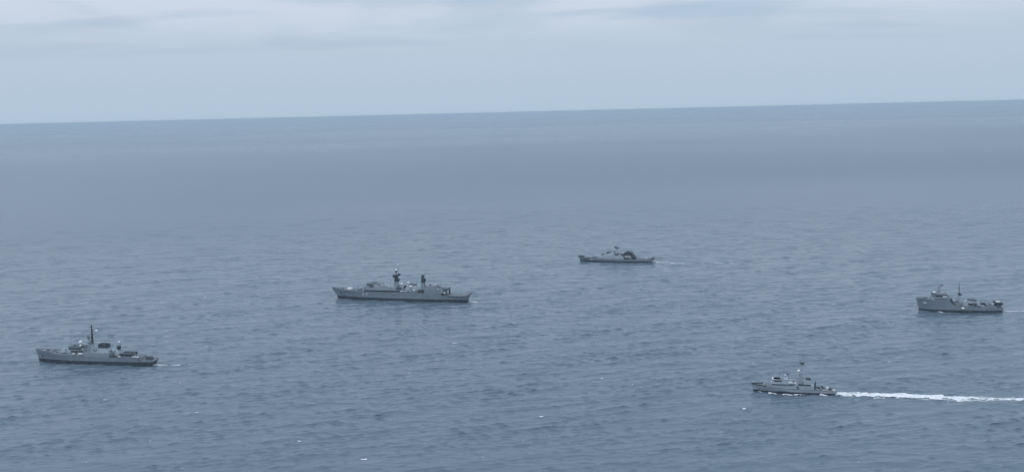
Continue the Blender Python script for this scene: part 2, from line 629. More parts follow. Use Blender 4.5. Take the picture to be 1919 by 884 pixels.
def corvette():
    s = Ship('corvette', (-384.4, 717.1), (-284.2, 698.9),
             'grey warship at far left, with a tall dark pole mast and black capped funnel', 'warship', FLEET)
    s.aft, s.rake = 0.6, 0.08
    hl = s.hull([(-2.2, 0.0, 0.25, 0.12, 9.6), (3, 3.5, 2.2, 0.9, 9.1), (10, 10, 4.3, 2.4, 8.5), (20, 20, 5.5, 4.1, 7.7), (32, 32, 5.8, 5.2, 6.8), (45, 45, 5.8, 5.6, 6.2),
                 (65, 65, 5.8, 5.6, 6.1), (82, 82, 5.6, 5.2, 6.2), (91.5, 91.5, 5.3, 4.8, 6.2), (92.5, 92.5, 5.3, 4.7, 4.0), (103.6, 100.5, 4.7, 4.2, 3.9)], 2.8)
    s.bulwark(-2.0, 13, 0.9)
    s.rails(14, 90)
    s.rails(93, 103, 2.0)
    s.part('anchor', MB().tube((3.6, -1.95, 6.6), (4.2, -2.1, 5.0), 0.28).block(3.4, 5.2, 0.2, 4.7, 5.2, yc=-2.1), 'black')
    s.part('breakwater', MB().prism([(11.0, 8.2), (11.2, 9.6), (11.5, 9.6), (11.5, 8.2)], -4.0, 4.0), 'pale')
    s.part('windlass', MB().tube((7.5, -1.2, 9.1), (7.5, 1.2, 9.1), 0.6), 'dark')
    s.part('hatch', MB().block(3.5, 6.0, 0.9, 8.7, 9.5), 'pale')
    s.gun(21.5, 7.7, 2.2, 3.4, 6.5, 'pale')
    # main deckhouse and bridge
    d = s.part('deckhouse', MB().block(26, 65, 4.9, 6.0, 9.2, rf=1.2, ra=0.4, w1=4.6), 'grey')
    br = s.part('bridge', MB().block(27.4, 42, 4.5, 9.2, 13.2, rf=1.4, ra=0.3, w1=4.1), 'pale')
    s.panes(br, np.arange(30.0, 41, 1.45), 4.28, 12.0, 1.2, 1.25, tilt=0.1)
    s.front_panes(br, 28.5, np.arange(-3.4, 3.5, 1.35), 12.1, 1.15, 1.2, tilt=0.33)
    s.part('bridge_roof', MB().block(28.4, 42.3, 4.7, 13.2, 13.55), 'dark')
    s.part('bridge_wing', MB().block(32, 37, 1.0, 9.8, 10.9, yc=-5.2), 'dark')
    s.part('bridge_wing', MB().block(32, 37, 1.0, 9.8, 10.9, yc=5.2), 'dark')
    s.part('side_locker', MB().block(33.2, 35.2, 0.5, 8.0, 9.4, yc=-5.3), 'white')
    s.part('side_locker', MB().block(38.2, 41.6, 0.6, 8.0, 9.3, yc=-5.3), 'white')
    s.part('deck_locker', MB().block(38.0, 41.8, 0.6, 9.7, 11.0, yc=-4.9), 'dark')
    s.radome(38.6, -3.0, 14.5, 0.95, 0.5)
    s.radome(36.6, 0, 16.6, 1.35, 1.8, label='white fire control radome above the bridge')
    # mast
    s.lattice('lattice_mast', 46.0, 9.0, 16.0, 2.3, 1.1, 0.2, 'pale', 3)
    s.part('mast_platform', MB().block(43.6, 48.2, 1.9, 15.9, 16.4), 'dark')
    mp = s.part('pole_mast', MB().tube((46.6, 0, 16.4), (46.9, 0, 30.8), 0.95, 0.4, 12), 'black')
    s.part('yard', MB().tube((46.7, -4.0, 25.6), (46.7, 4.0, 25.6), 0.13), 'dark', parent=mp)
    s.part('yard', MB().tube((44.4, 0, 28.9), (49.4, 0, 28.9), 0.14), 'dark', parent=mp)
    s.part('yard', MB().tube((45.2, 0, 23.4), (49.0, 0, 23.4), 0.14).tube((46.8, -2.6, 23.4), (46.8, 2.6, 23.4), 0.12), 'dark', parent=mp)
    s.part('radar_platform', MB().block(42.6, 46.6, 1.0, 20.4, 20.8), 'dark', parent=mp)
    s.part('air_search_radar', MB().prism([(42.2, 21.4), (42.6, 23.4), (43.2, 23.4), (43.6, 21.4)], -2.4, 2.4), 'pale', parent=mp)
    s.part('strut', MB().tube((42.9, 0, 20.5), (45.9, 0, 17.0), 0.28), 'black', parent=mp)
    s.part('arm', MB().tube((46.8, 0, 25.2), (50.6, 0, 25.2), 0.16), 'grey', parent=mp)
    s.radome(50.6, 0, 26.1, 1.0, 0.2)
    s.whip(31, -3.6, 13.5, 7)
    s.whip(41, 3.6, 13.5, 7)
    # funnel and catwalk
    fu = s.part('funnel', MB().block(52.8, 62.6, 2.9, 9.1, 12.8, rf=0.6, ra=1.4, w1=2.5), 'pale')
    s.part('funnel_cap', MB().block(53.3, 61.3, 2.6, 12.8, 16.0, rf=0.5, ra=0.4, w1=2.2), 'black', parent=fu)
    s.part('uptake', MB().tube((56, 0, 15.9), (56.2, 0, 16.7), 0.7), 'black', parent=fu)
    s.part('uptake', MB().tube((59, 0, 15.9), (59.2, 0, 16.7), 0.7), 'black', parent=fu)
    s.part('catwalk', MB().block(48.0, 71.5, 0.5, 16.55, 16.8).tube((48, 0, 17.6), (71, 0, 17.6), 0.06).tube((62.8, 0, 9.2), (64.5, 0, 16.6), 0.16), 'pale')
    tw = s.part('director_tower', MB().block(67.6, 72.6, 2.2, 6.1, 10.6, rf=0.8, ra=0.8, w1=1.6), 'pale')
    s.part('director_column', MB().tube((70.1, 0, 10.6), (70.1, 0, 12.0), 0.9), 'grey', parent=tw)
    s.part('fire_director', MB().ball((70.2, 0, 13.1), 1.75, 1.6), 'black', parent=tw, smooth=True)
    s.part('director_post', MB().tube((71.6, 0, 10.6), (71.6, 0, 16.6), 0.2), 'dark', parent=tw)
    s.radome(70.4, 0, 17.4, 0.75, 0.2)
    # boats, launchers and after deck
    s.boat(67.2, -4.3, 6.4, 6.6)
    s.davit(64.8, -3.6, 6.1)
    s.davit(69.9, -3.6, 6.1)
    s.boat(67.2, 4.3, 6.4, 6.6)
    for y in (-2.9, 2.9):
        la = s.part('missile_launcher', MB().block(73.5, 84, 1.5, 7.2, 9.0, yc=y), 'black')
        s.part('launcher_base', MB().block(75, 83, 1.1, 6.0, 7.2, yc=y), 'grey', parent=la)
    s.part('after_deckhouse', MB().block(73.2, 84.5, 0.9, 6.0, 8.2), 'grey')
    s.raft(74.2, -5.0, 7.0)
    for x in (85.6, 87.7, 89.8):
        s.raft(x, -4.6, 7.0)
    gm = s.part('gun_mount', MB().block(94.6, 100.2, 1.9, 4.0, 6.4, rf=0.6, ra=1.5, w1=1.3), 'black')
    s.part('gun_barrel', MB().tube((95.4, 0, 5.9), (92.4, 0, 7.2), 0.16), 'dark', parent=gm)
    s.part('bollard', MB().tube((101.6, -3.5, 3.9), (101.6, -3.5, 4.7), 0.3), 'dark')
    s.part('bollard', MB().tube((101.6, 3.5, 3.9), (101.6, 3.5, 4.7), 0.3), 'dark')
    s.flag(102.6, 3.9, 4)
    s.clutter(43, 52, 4.0, 9.2, 9, 1)
    s.clutter(62, 67, 4.0, 9.2, 4, 2, 1.2)
    s.clutter(29, 41, 3.6, 13.5, 6, 3, 1.3)
    s.clutter(6, 18, 2.6, 8.5, 6, 4, 0.9)
    s.clutter(84, 91, 3.6, 6.2, 5, 5, 1.2)
    s.stay((46.9, 0, 30.4), (29.5, 0, 13.6))
    s.stay((46.9, 0, 30.4), (70.4, 0, 18.0))
    s.stay((46.7, -3.9, 25.6), (47.5, -4.4, 9.3))
    s.stay((46.7, 3.9, 25.6), (47.5, 4.4, 9.3))
    return s


def frigate():
    s = Ship('frigate', (-185.2, 945.7), (-44.8, 910.2),
             'largest grey warship, mid formation, with two dark block masts and a long flat flight deck', 'warship', FLEET)
    s.aft, s.rake = 1.3, 0.045
    s.hull([(-6.8, 0.0, 0.3, 0.12, 10.9), (-1, 3.0, 2.4, 0.8, 10.5), (8, 10, 4.9, 2.5, 10.0), (18, 19, 6.4, 4.4, 9.6), (30, 30, 7.1, 6.0, 9.3), (45, 45, 7.4, 6.9, 9.2),
            (70, 70, 7.4, 7.2, 9.2), (100, 100, 7.4, 7.1, 9.2), (116, 116, 7.2, 6.6, 9.2), (117, 117, 7.2, 6.5, 7.1), (130, 129.5, 6.9, 5.6, 7.0), (141.0, 139, 6.6, 4.9, 7.1), (145.2, 142.0, 6.5, 4.6, 7.6)], 3.0, flare=1.9)
    s.bulwark(-6.6, 5, 0.8)
    s.rails(6, 29)
    s.rails(124, 144, 2.6)
    s.part('anchor', MB().tube((3.5, -3.0, 7.6), (4.0, -2.7, 5.9), 0.3).block(3.2, 5.2, 0.2, 5.5, 6.0, yc=-2.75), 'black')
    s.part('windlass', MB().tube((5.5, -1.4, 10.6), (5.5, 1.4, 10.6), 0.6), 'dark')
    la = s.part('missile_box', MB().block(10.6, 15.4, 1.5, 10.1, 11.7, rf=0.3, ra=0.3, w1=1.2), 'white', label='white launcher box on the foredeck')
    s.part('launcher_base', MB().tube((13, 0, 9.6), (13, 0, 10.15), 1.5, n=16), 'grey', parent=la)
    s.part('breakwater', MB().prism([(19, 9.4), (19.3, 10.7), (19.6, 10.7), (19.6, 9.4)], -5.4, 5.4), 'pale')
    sl = s.part('missile_launcher', MB().block(22.0, 25.6, 2.6, 9.9, 11.6, rf=0.5, ra=0.3, w1=2.3), 'grey')
    s.part('launcher_base', MB().tube((23.8, 0, 9.2), (23.8, 0, 10.0), 1.6), 'dark', parent=sl)
    for x in (31.0, 34.8):                                # two illegible pale characters on the bow
        c0 = -s.edge_at(x)[0]
        s.part('hull_mark', MB().block(x, x + 0.7, 0.05, 4.9, 7.6, yc=c0 + 0.12).block(x + 0.7, x + 2.2, 0.05, 7.0, 7.6, yc=c0 + 0.1), 'mark')
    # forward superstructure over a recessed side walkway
    lo = s.part('deckhouse', MB().block(30, 75, 5.6, 9.1, 11.0, rf=0.8), 'dark')  # dark paint stands in for the shadow along the walkway recess
    fs = s.part('forward_superstructure', MB().block(30.6, 66, 7.1, 10.9, 14.6, rf=2.2, ra=0.3, w1=6.6), 'grey')
    br = s.part('bridge', MB().block(33.0, 43.0, 6.0, 14.6, 16.9, rf=1.0, ra=2.0, w1=5.4), 'grey')
    s.panes(br, np.arange(34.6, 41.5, 1.5), 5.74, 15.9, 1.25, 1.15, tilt=0.25)
    s.front_panes(br, 33.6, np.arange(-4.7, 4.8, 1.56), 15.9, 1.3, 1.2, tilt=0.4)
    s.part('bridge_roof', MB().block(33.6, 41.4, 5.7, 16.9, 17.2), 'dark')
    s.part('bridge_face', MB().block(30.2, 32.4, 5.8, 12.0, 13.6, rf=1.0, ra=-0.6), 'dark')
    s.part('wing_platform', MB().block(37.5, 41, 0.9, 14.6, 15.6, yc=-6.6), 'dark')
    s.part('wing_platform', MB().block(37.5, 41, 0.9, 14.6, 15.6, yc=6.6), 'dark')
    s.radome(47.0, -2.0, 16.4, 0.9, 0.9, 'pale')
    s.part('fire_director', MB().ball((45.0, 0.0, 17.0), 1.5).tube((45, 0, 14.6), (45, 0, 16), 0.8), 'grey', smooth=True)
    for x in (48.5, 51.0, 53.5, 56.0):
        s.raft(x, -6.1, 15.4, 'pale')
    # foremast
    fm = s.part('foremast', MB().block(61.8, 66.2, 2.0, 14.6, 19.0, rf=0.3, ra=0.3, w1=1.7), 'grey')
    s.part('mast_block', MB().block(62.3, 65.9, 1.7, 19.0, 25.6, rf=0.2, ra=0.5, w1=1.4), 'black', parent=fm)
    s.part('sensor_box', MB().block(65.6, 67.4, 1.2, 19.8, 22.2), 'black', parent=fm)
    s.part('mast_platform', MB().block(60.6, 67.8, 2.4, 25.4, 26.4), 'black', parent=fm)
    s.part('sensor_box', MB().block(65.8, 68.2, 1.0, 26.4, 27.6), 'black', parent=fm)
    s.part('sensor_box', MB().block(60.4, 61.6, 1.0, 23.6, 25.4), 'dark', parent=fm)
    s.part('mast_column', MB().tube((64.0, 0, 26.4), (64.0, 0, 29.0), 0.6, 0.5), 'grey', parent=fm)
    s.part('radar_drum', MB().tube((63.8, 0, 28.6), (63.8, 0, 30.8), 1.2, 1.1, 12), 'dark', parent=fm)
    s.radome(63.8, 0, 31.3, 1.15, 0)
    s.part('topmast', MB().tube((66.0, 0, 26.4), (66.0, 0, 36.4), 0.28, 0.14), 'grey', parent=fm)
    s.radome(66.0, 0, 36.9, 0.8, 0)
    s.part('yard', MB().tube((64, -4.6, 25.0), (64, 4.6, 25.0), 0.16), 'dark', parent=fm)
    # midships: domes, funnel, crane
    s.part('midship_house', MB().block(66.2, 89, 5.0, 9.1, 11.4), 'grey')
    s.radome(70.2, -1.2, 17.2, 1.25, 4.6)
    s.radome(77.2, 0, 18.4, 1.2, 2.4)
    s.radome(81.0, -3.0, 15.0, 1.25, 2.6)
    s.part('exhaust_trunk', MB().block(72.2, 74.6, 1.6, 11.4, 15.2, rf=0.4, ra=0.2), 'black')
    s.part('deck_locker', MB().block(67, 70, 1.2, 11.4, 13.6, yc=-2.6), 'dark')
    fu = s.part('funnel', MB().block(75.2, 88.4, 3.0, 11.4, 16.0, rf=1.0, ra=2.2, w1=2.5), 'pale')
    s.part('funnel_cap', MB().block(79.0, 86.2, 2.2, 16.0, 17.2, rf=0.3, ra=0.6), 'dark', parent=fu)
    s.boat(78.5, -6.2, 9.6, 7.0, hullmat='mark')
    s.boat(78.5, 6.2, 9.6, 7.0, hullmat='mark')
    s.davit(75.8, -5.4, 9.2, 3.4)
    s.davit(81.4, -5.4, 9.2, 3.4)
    s.raft(71.6, -6.5, 10.3)
    s.raft(73.6, -6.5, 10.3)
    s.raft(86.0, -6.4, 11.6)
    s.part('boat_bay', MB().prism([(88.2, 9.25), (91.5, 11.6), (97.2, 11.6), (97.2, 9.25)], -6.7, 6.7), 'black')  # solid block; the shade inside the opening is its black paint
    # mainmast
    mm = s.part('mainmast', MB().block(91.6, 95.6, 1.9, 11.5, 18.8, rf=0.3, ra=0.3, w1=1.6), 'grey')
    s.part('mast_block', MB().block(91.7, 95.0, 1.7, 18.8, 26.6, rf=0.3, ra=0.6, w1=1.3), 'black', parent=mm)
    s.part('sensor_box', MB().block(94.4, 96.2, 1.1, 20.0, 22.8), 'black', parent=mm)
    s.part('topmast', MB().tube((94.6, 0, 26.6), (96.4, 0, 31.0), 0.2, 0.1), 'grey', parent=mm)
    s.part('yard', MB().tube((93.2, -3.8, 26.2), (93.2, 3.8, 26.2), 0.15), 'dark', parent=mm)
    s.radar_bar(93.2, 0, 27.4, 3.6, mm, 'pale')
    # hangar and flight deck
    ha = s.part('hangar', MB().block(97.2, 117.6, 7.2, 9.1, 13.4, w1=6.9), 'hull')
    s.part('hangar_top', MB().block(97.6, 109.2, 6.4, 13.4, 16.6, rf=0.8, ra=0.6, w1=5.8), 'hull', parent=ha)
    s.part('fire_director', MB().ball((112.5, 0, 15.0), 1.5).tube((112.5, 0, 13.4), (112.5, 0, 14.4), 1.0), 'grey', smooth=True)
    s.radome(115.6, -1.5, 14.6, 0.9, 0.5, 'pale')
    s.part('launcher_platform', MB().block(115.2, 122.4, 5.8, 12.6, 13.8, ra=1.2), 'dark')
    s.part('platform_post', MB().block(120.4, 122.0, 0.6, 7.1, 12.6, rf=-0.4, ra=0.6, yc=-5.0), 'dark')
    s.part('platform_post', MB().block(120.4, 122.0, 0.6, 7.1, 12.6, rf=-0.4, ra=0.6, yc=5.0), 'dark')
    s.part('hangar_door', MB().block(117.5, 117.9, 4.6, 7.2, 12.4), 'pale')
    s.radome(118.6, -5.2, 9.6, 0.9, 0.8, 'white')
    s.part('missile_launcher', MB().block(119.0, 122.0, 2.4, 13.8, 15.0, rf=0.4, ra=0.4), 'grey')
    s.part('flight_deck_net', MB().block(123.0, 143.0, 0.5, 6.85, 6.98, yc=-7.0), 'dark')
    s.part('stern_ramp', MB().prism([(142.2, 7.2), (145.6, 8.4), (145.9, 8.4), (145.2, 7.2)], -6.2, 6.2), 'dark')
    s.flag(144.6, 8.0, 3)
    for x in (35, 44, 52):
        s.whip(x, -5.6, 14.6, 9)
    s.clutter(46, 61, 5.6, 14.6, 12, 11, 1.6)
    s.clutter(66.5, 75, 4.6, 11.4, 8, 12, 2.2)
    s.clutter(98.5, 108, 5.0, 16.6, 6, 13, 1.4)
    s.clutter(109.5, 117, 6.0, 13.4, 6, 14, 1.5)
    s.clutter(2, 29, 4.0, 9.7, 9, 15, 0.9)
    s.clutter(82, 91, 4.6, 11.4, 5, 16, 1.6)
    s.stay((66.0, 0, 36.0), (93.2, 0, 27.0))
    s.stay((64.0, 0, 30.0), (38.0, 0, 17.2))
    s.stay((96.0, 0, 30.5), (117.0, 0, 13.6))
    return s


def patrol_ship():
    s = Ship('patrol_ship', (86.9, 1148.2), (174.0, 1125.0),
             'farthest grey ship, low and sleek, with a black arched funnel behind its mast', 'patrol ship', FLEET)
    s.aft, s.rake = 0.5, 0.01
    s.hull([(-3.6, 0.0, 0.3, 0.12, 6.2), (1, 3, 2.4, 0.9, 5.9), (8, 9, 4.8, 2.9, 5.3), (18, 18, 6.2, 5.0, 4.8), (32, 32, 6.5, 6.1, 4.5), (50, 50, 6.5, 6.3, 4.3),
            (72, 72, 6.5, 6.1, 4.2), (89, 87, 6.0, 5.5, 4.3), (94.4, 89.2, 5.8, 5.2, 4.8)], 1.9)
    s.bulwark(-3.4, 5, 0.9, 'dark')
    s.rails(6, 12)
    s.rails(73, 90)
    s.part('windlass', MB().tube((3.6, -1.0, 6.6), (3.6, 1.0, 6.6), 0.55), 'dark')
    s.part('hull_mark', MB().block(12.9, 14.2, 0.05, 2.2, 4.2, yc=-4.95), 'mark')
    s.part('hull_mark', MB().block(15.0, 16.6, 0.05, 2.2, 4.2, yc=-5.35), 'mark')
    s.part('forecastle_house', MB().prism([(11.5, 4.6), (12.5, 5.8), (21, 6.9), (24, 6.9), (24, 4.6)], -4.8, 4.8), 'hull')
    gm = s.gun(16.5, 6.2, 1.3, 1.7, 3.4, 'grey')
    sp = s.part('superstructure', MB().prism([(21, 4.4), (23, 6.6), (31, 8.4), (54, 8.4), (56, 4.4)], -6.3, 6.3), 'pale')
    s.part('gun_platform', MB().block(25.5, 30.5, 2.6, 8.0, 8.9), 'grey')
    t = s.part('deck_gun', MB().block(27, 30, 1.2, 8.9, 10.0, rf=0.8, ra=0.3, w1=0.8).tube((27.6, 0, 9.5), (24.6, 0, 10.1), 0.14), 'black')
    br = s.part('bridge', MB().block(31.5, 43.5, 5.2, 8.4, 12.5, rf=2.2, ra=0.5, w1=4.6), 'pale')
    s.panes(br, np.arange(34.0, 38.0, 1.35), 4.78, 11.4, 1.2, 1.3, tilt=0.16)
    s.front_panes(br, 33.1, np.arange(-3.8, 3.9, 1.5), 11.4, 1.3, 1.3, tilt=0.48)
    s.part('bridge_roof', MB().block(33.2, 39.5, 4.8, 12.5, 12.8), 'dark')
    s.part('sensor_house', MB().block(40.5, 44.5, 1.6, 12.5, 14.0, rf=0.6, ra=0.4), 'grey')
    ma = s.part('mast', MB().block(44.6, 47.2, 1.0, 8.4, 17.6, rf=0.6, ra=0.6, w1=0.6), 'pale')
    s.part('mast_platform', MB().block(43.4, 48.6, 1.5, 17.2, 17.7), 'dark', parent=ma)
    s.part('radar_antenna', MB().prism([(42.6, 18.8), (43.2, 19.8), (49.4, 17.2), (49.0, 16.2)], -1.4, 1.4), 'dark', parent=ma)
    s.part('topmast', MB().tube((45.9, 0, 17.6), (45.9, 0, 21.0), 0.14, 0.08), 'grey', parent=ma)
    s.part('midship_house', MB().block(43.8, 55.0, 4.6, 8.4, 10.4, ra=0.4, w1=4.2), 'dark')
    fu = s.part('funnel_casing', MB().prism([(52.6, 8.4), (54.2, 10.0), (57.4, 12.9), (64.0, 12.9), (66.8, 10.4), (71.4, 4.4), (66.2, 4.4), (63.8, 9.4), (60.6, 10.2), (56.6, 8.9)], -5.2, 5.2), 'black',
                label='black arched funnel casing')
    s.part('uptake', MB().block(58.5, 62.5, 1.6, 12.9, 13.7, ra=0.8), 'black', parent=fu)
    s.part('boat_bay', MB().block(56.2, 66.0, 3.6, 4.3, 9.0), 'mark')
    s.boat(60.0, -5.0, 4.6, 7.2, hullmat='black')
    s.boat(60.0, 5.0, 4.6, 7.2, hullmat='black')
    s.davit(64.4, -4.2, 4.3, 3.6)
    s.part('deck_crane', MB().tube((74, 0, 4.2), (74, 0, 6.8), 0.6, 0.5).tube((74, 0, 6.4), (80, 0, 5.8), 0.3), 'pale')
    s.part('deck_container', MB().block(81.2, 85.4, 1.6, 4.2, 5.6), 'pale')
    s.part('stern_gate', MB().block(89.8, 94.2, 5.4, 4.5, 5.7, rf=0.8, ra=-0.5), 'black')
    s.raft(50, -5.2, 9.0)
    s.flag(93.6, 5.6, 3)
    s.whip(36, 3.4, 12.8, 6)
    s.clutter(44, 54, 3.6, 10.4, 6, 21, 1.3)
    s.clutter(74, 89, 4.6, 4.25, 8, 22, 1.2)
    s.clutter(34.5, 40, 3.6, 12.8, 4, 23, 0.9)
    s.stay((45.9, 0, 20.4), (34, 0, 12.9))
    s.stay((45.9, 0, 20.4), (62, 0, 13.7))
    return s


def patrol_boat():
    s = Ship('patrol_boat', (160.4, 594.2), (212.3, 583.1),
             'small pale grey patrol boat nearest the camera, trailing a long white foaming wake', 'patrol boat', FLEET)
    s.aft, s.rake = 0.3, -0.018
    s.hull([(-1.6, 0.0, 0.2, 0.1, 5.0), (2, 3, 1.7, 0.7, 4.7), (7, 7.5, 3.2, 1.9, 4.3), (14, 14, 3.9, 3.0, 3.9), (23, 23, 4.1, 3.6, 3.3), (34, 34, 4.1, 3.7, 2.9), (46, 46, 3.9, 3.6, 2.8), (53.2, 52.7, 3.7, 3.5, 2.8)],
           1.5, mat='hull_pale')
    s.bulwark(-1.4, 8.0, 0.8, 'dark')
    s.rails(9, 52, 1.8, 1.0)
    s.part('spray_rail', MB().tube((2.0, -1.25, 2.7), (8, -2.75, 2.5), 0.14).tube((8, -2.75, 2.5), (15, -3.65, 2.1), 0.14).tube((15, -3.65, 2.1), (23, -3.95, 1.7), 0.14), 'dark')
    g = s.gun(6.8, 4.25, 0.95, 1.5, 2.6, 'pale')
    sp = s.part('superstructure', MB().block(11.2, 27.4, 3.3, 3.3, 6.5, rf=0.9, ra=0.3, w1=3.1), 'hull_pale')
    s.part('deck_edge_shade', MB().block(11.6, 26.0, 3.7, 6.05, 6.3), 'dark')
    br = s.part('bridge', MB().block(12.0, 26.4, 2.9, 6.5, 9.5, rf=0.9, ra=2.6, w1=2.6), 'hull_pale')
    s.front_panes(br, 12.6, np.arange(-2.2, 2.3, 0.88), 8.5, 0.75, 0.9, tilt=0.2)
    s.panes(br, np.arange(13.6, 17.6, 0.95), 2.8, 8.5, 0.8, 0.9, tilt=0.06)
    s.part('bridge_visor', MB().block(11.9, 17.8, 3.15, 9.2, 9.5), 'mark')
    s.part('bridge_roof', MB().block(17.8, 24.0, 2.8, 9.5, 9.75), 'pale')
    s.part('bridge_walkway', MB().block(11.4, 22.0, 3.55, 6.6, 6.9), 'pale')
    s.boat(24.5, -3.2, 6.9, 4.6, hullmat='white')
    s.part('signal_mast', MB().tube((21.8, 0, 9.7), (22.2, 0, 13.4), 0.2, 0.12).tube((20.6, 0, 12.2), (23.6, 0, 12.9), 0.2), 'dark')
    s.radome(20.4, 0, 11.9, 0.55, 1.6)
    ma = s.lattice('lattice_mast', 30.2, 6.4, 17.6, 1.25, 0.45, 0.13, 'hull_pale', 5, lean=0.6)
    s.part('mast_platform', MB().block(28.0, 32.0, 1.1, 14.0, 14.3), 'pale', parent=ma)
    s.radome(29.0, 0, 15.2, 0.95, 0.1)
    s.part('topmast', MB().tube((30.8, 0, 17.6), (31.0, 0, 21.6), 0.16, 0.1), 'grey', parent=ma)
    s.part('radar_scanner', MB().prism([(29.6, 20.4), (29.9, 21.2), (31.1, 20.3), (32.3, 21.2), (32.6, 20.2), (31.2, 19.5)], -0.9, 0.9), 'black', parent=ma)
    fu = s.part('funnel', MB().block(31.8, 37.0, 1.9, 5.6, 9.4, rf=0.6, ra=0.8, w1=1.5), 'pale')
    s.part('funnel_cap', MB().block(33.6, 36.8, 1.5, 9.4, 10.5, ra=0.3), 'black', parent=fu)
    s.part('boom', MB().tube((26.8, 0, 9.8), (34.0, 0, 10.4), 0.16), 'dark')
    s.part('engine_house', MB().block(27.4, 38.4, 2.9, 2.9, 5.6, ra=0.3), 'hull_pale')
    s.part('recess_shade', MB().block(28.4, 36.8, 2.5, 5.6, 6.4), 'black')  # black block painted as the shade of a recess above the engine house
    s.part('side_door', MB().block(27.6, 28.5, 0.06, 3.1, 5.3, yc=-2.95), 'dark')
    cr = s.part('deck_crane', MB().block(38.9, 40.1, 0.55, 2.8, 7.4, w1=0.4), 'dark')
    s.part('jib', MB().tube((39.5, 0, 7.2), (40.0, 0, 9.0), 0.25, 0.15), 'dark', parent=cr)
    s.boat(43.0, 0.3, 3.4, 5.2, hullmat='dark')
    s.radome(47.3, -0.8, 4.4, 0.75, 0.6)
    g2 = s.part('stern_gun', MB().block(48.2, 50.0, 0.7, 2.9, 4.2, rf=0.4, ra=0.2).tube((49.2, 0, 3.9), (51.2, 0, 4.5), 0.1), 'dark')
    s.raft(44.5, -3.2, 3.5, 'mark')
    s.raft(46.6, -3.2, 3.5, 'mark')
    s.raft(51.2, -2.4, 3.5)
    s.flag(52.4, 2.8, 2.5)
    s.whip(17, 2.4, 9.6, 5)
    s.clutter(17, 25, 2.2, 9.7, 6, 31, 1.0)
    s.clutter(40.5, 52, 2.8, 2.85, 9, 32, 1.2)
    s.clutter(2.5, 10.5, 1.6, 4.4, 5, 33, 0.7)
    s.part('mast_screen', MB().block(28.6, 31.6, 1.0, 6.4, 12.0, rf=0.8, ra=0.7, w1=0.6), 'hull_pale')
    s.stay((30.9, 0, 21.0), (13.5, 0, 9.6))
    s.stay((30.9, 0, 21.0), (39.6, 0, 8.8))
    return s


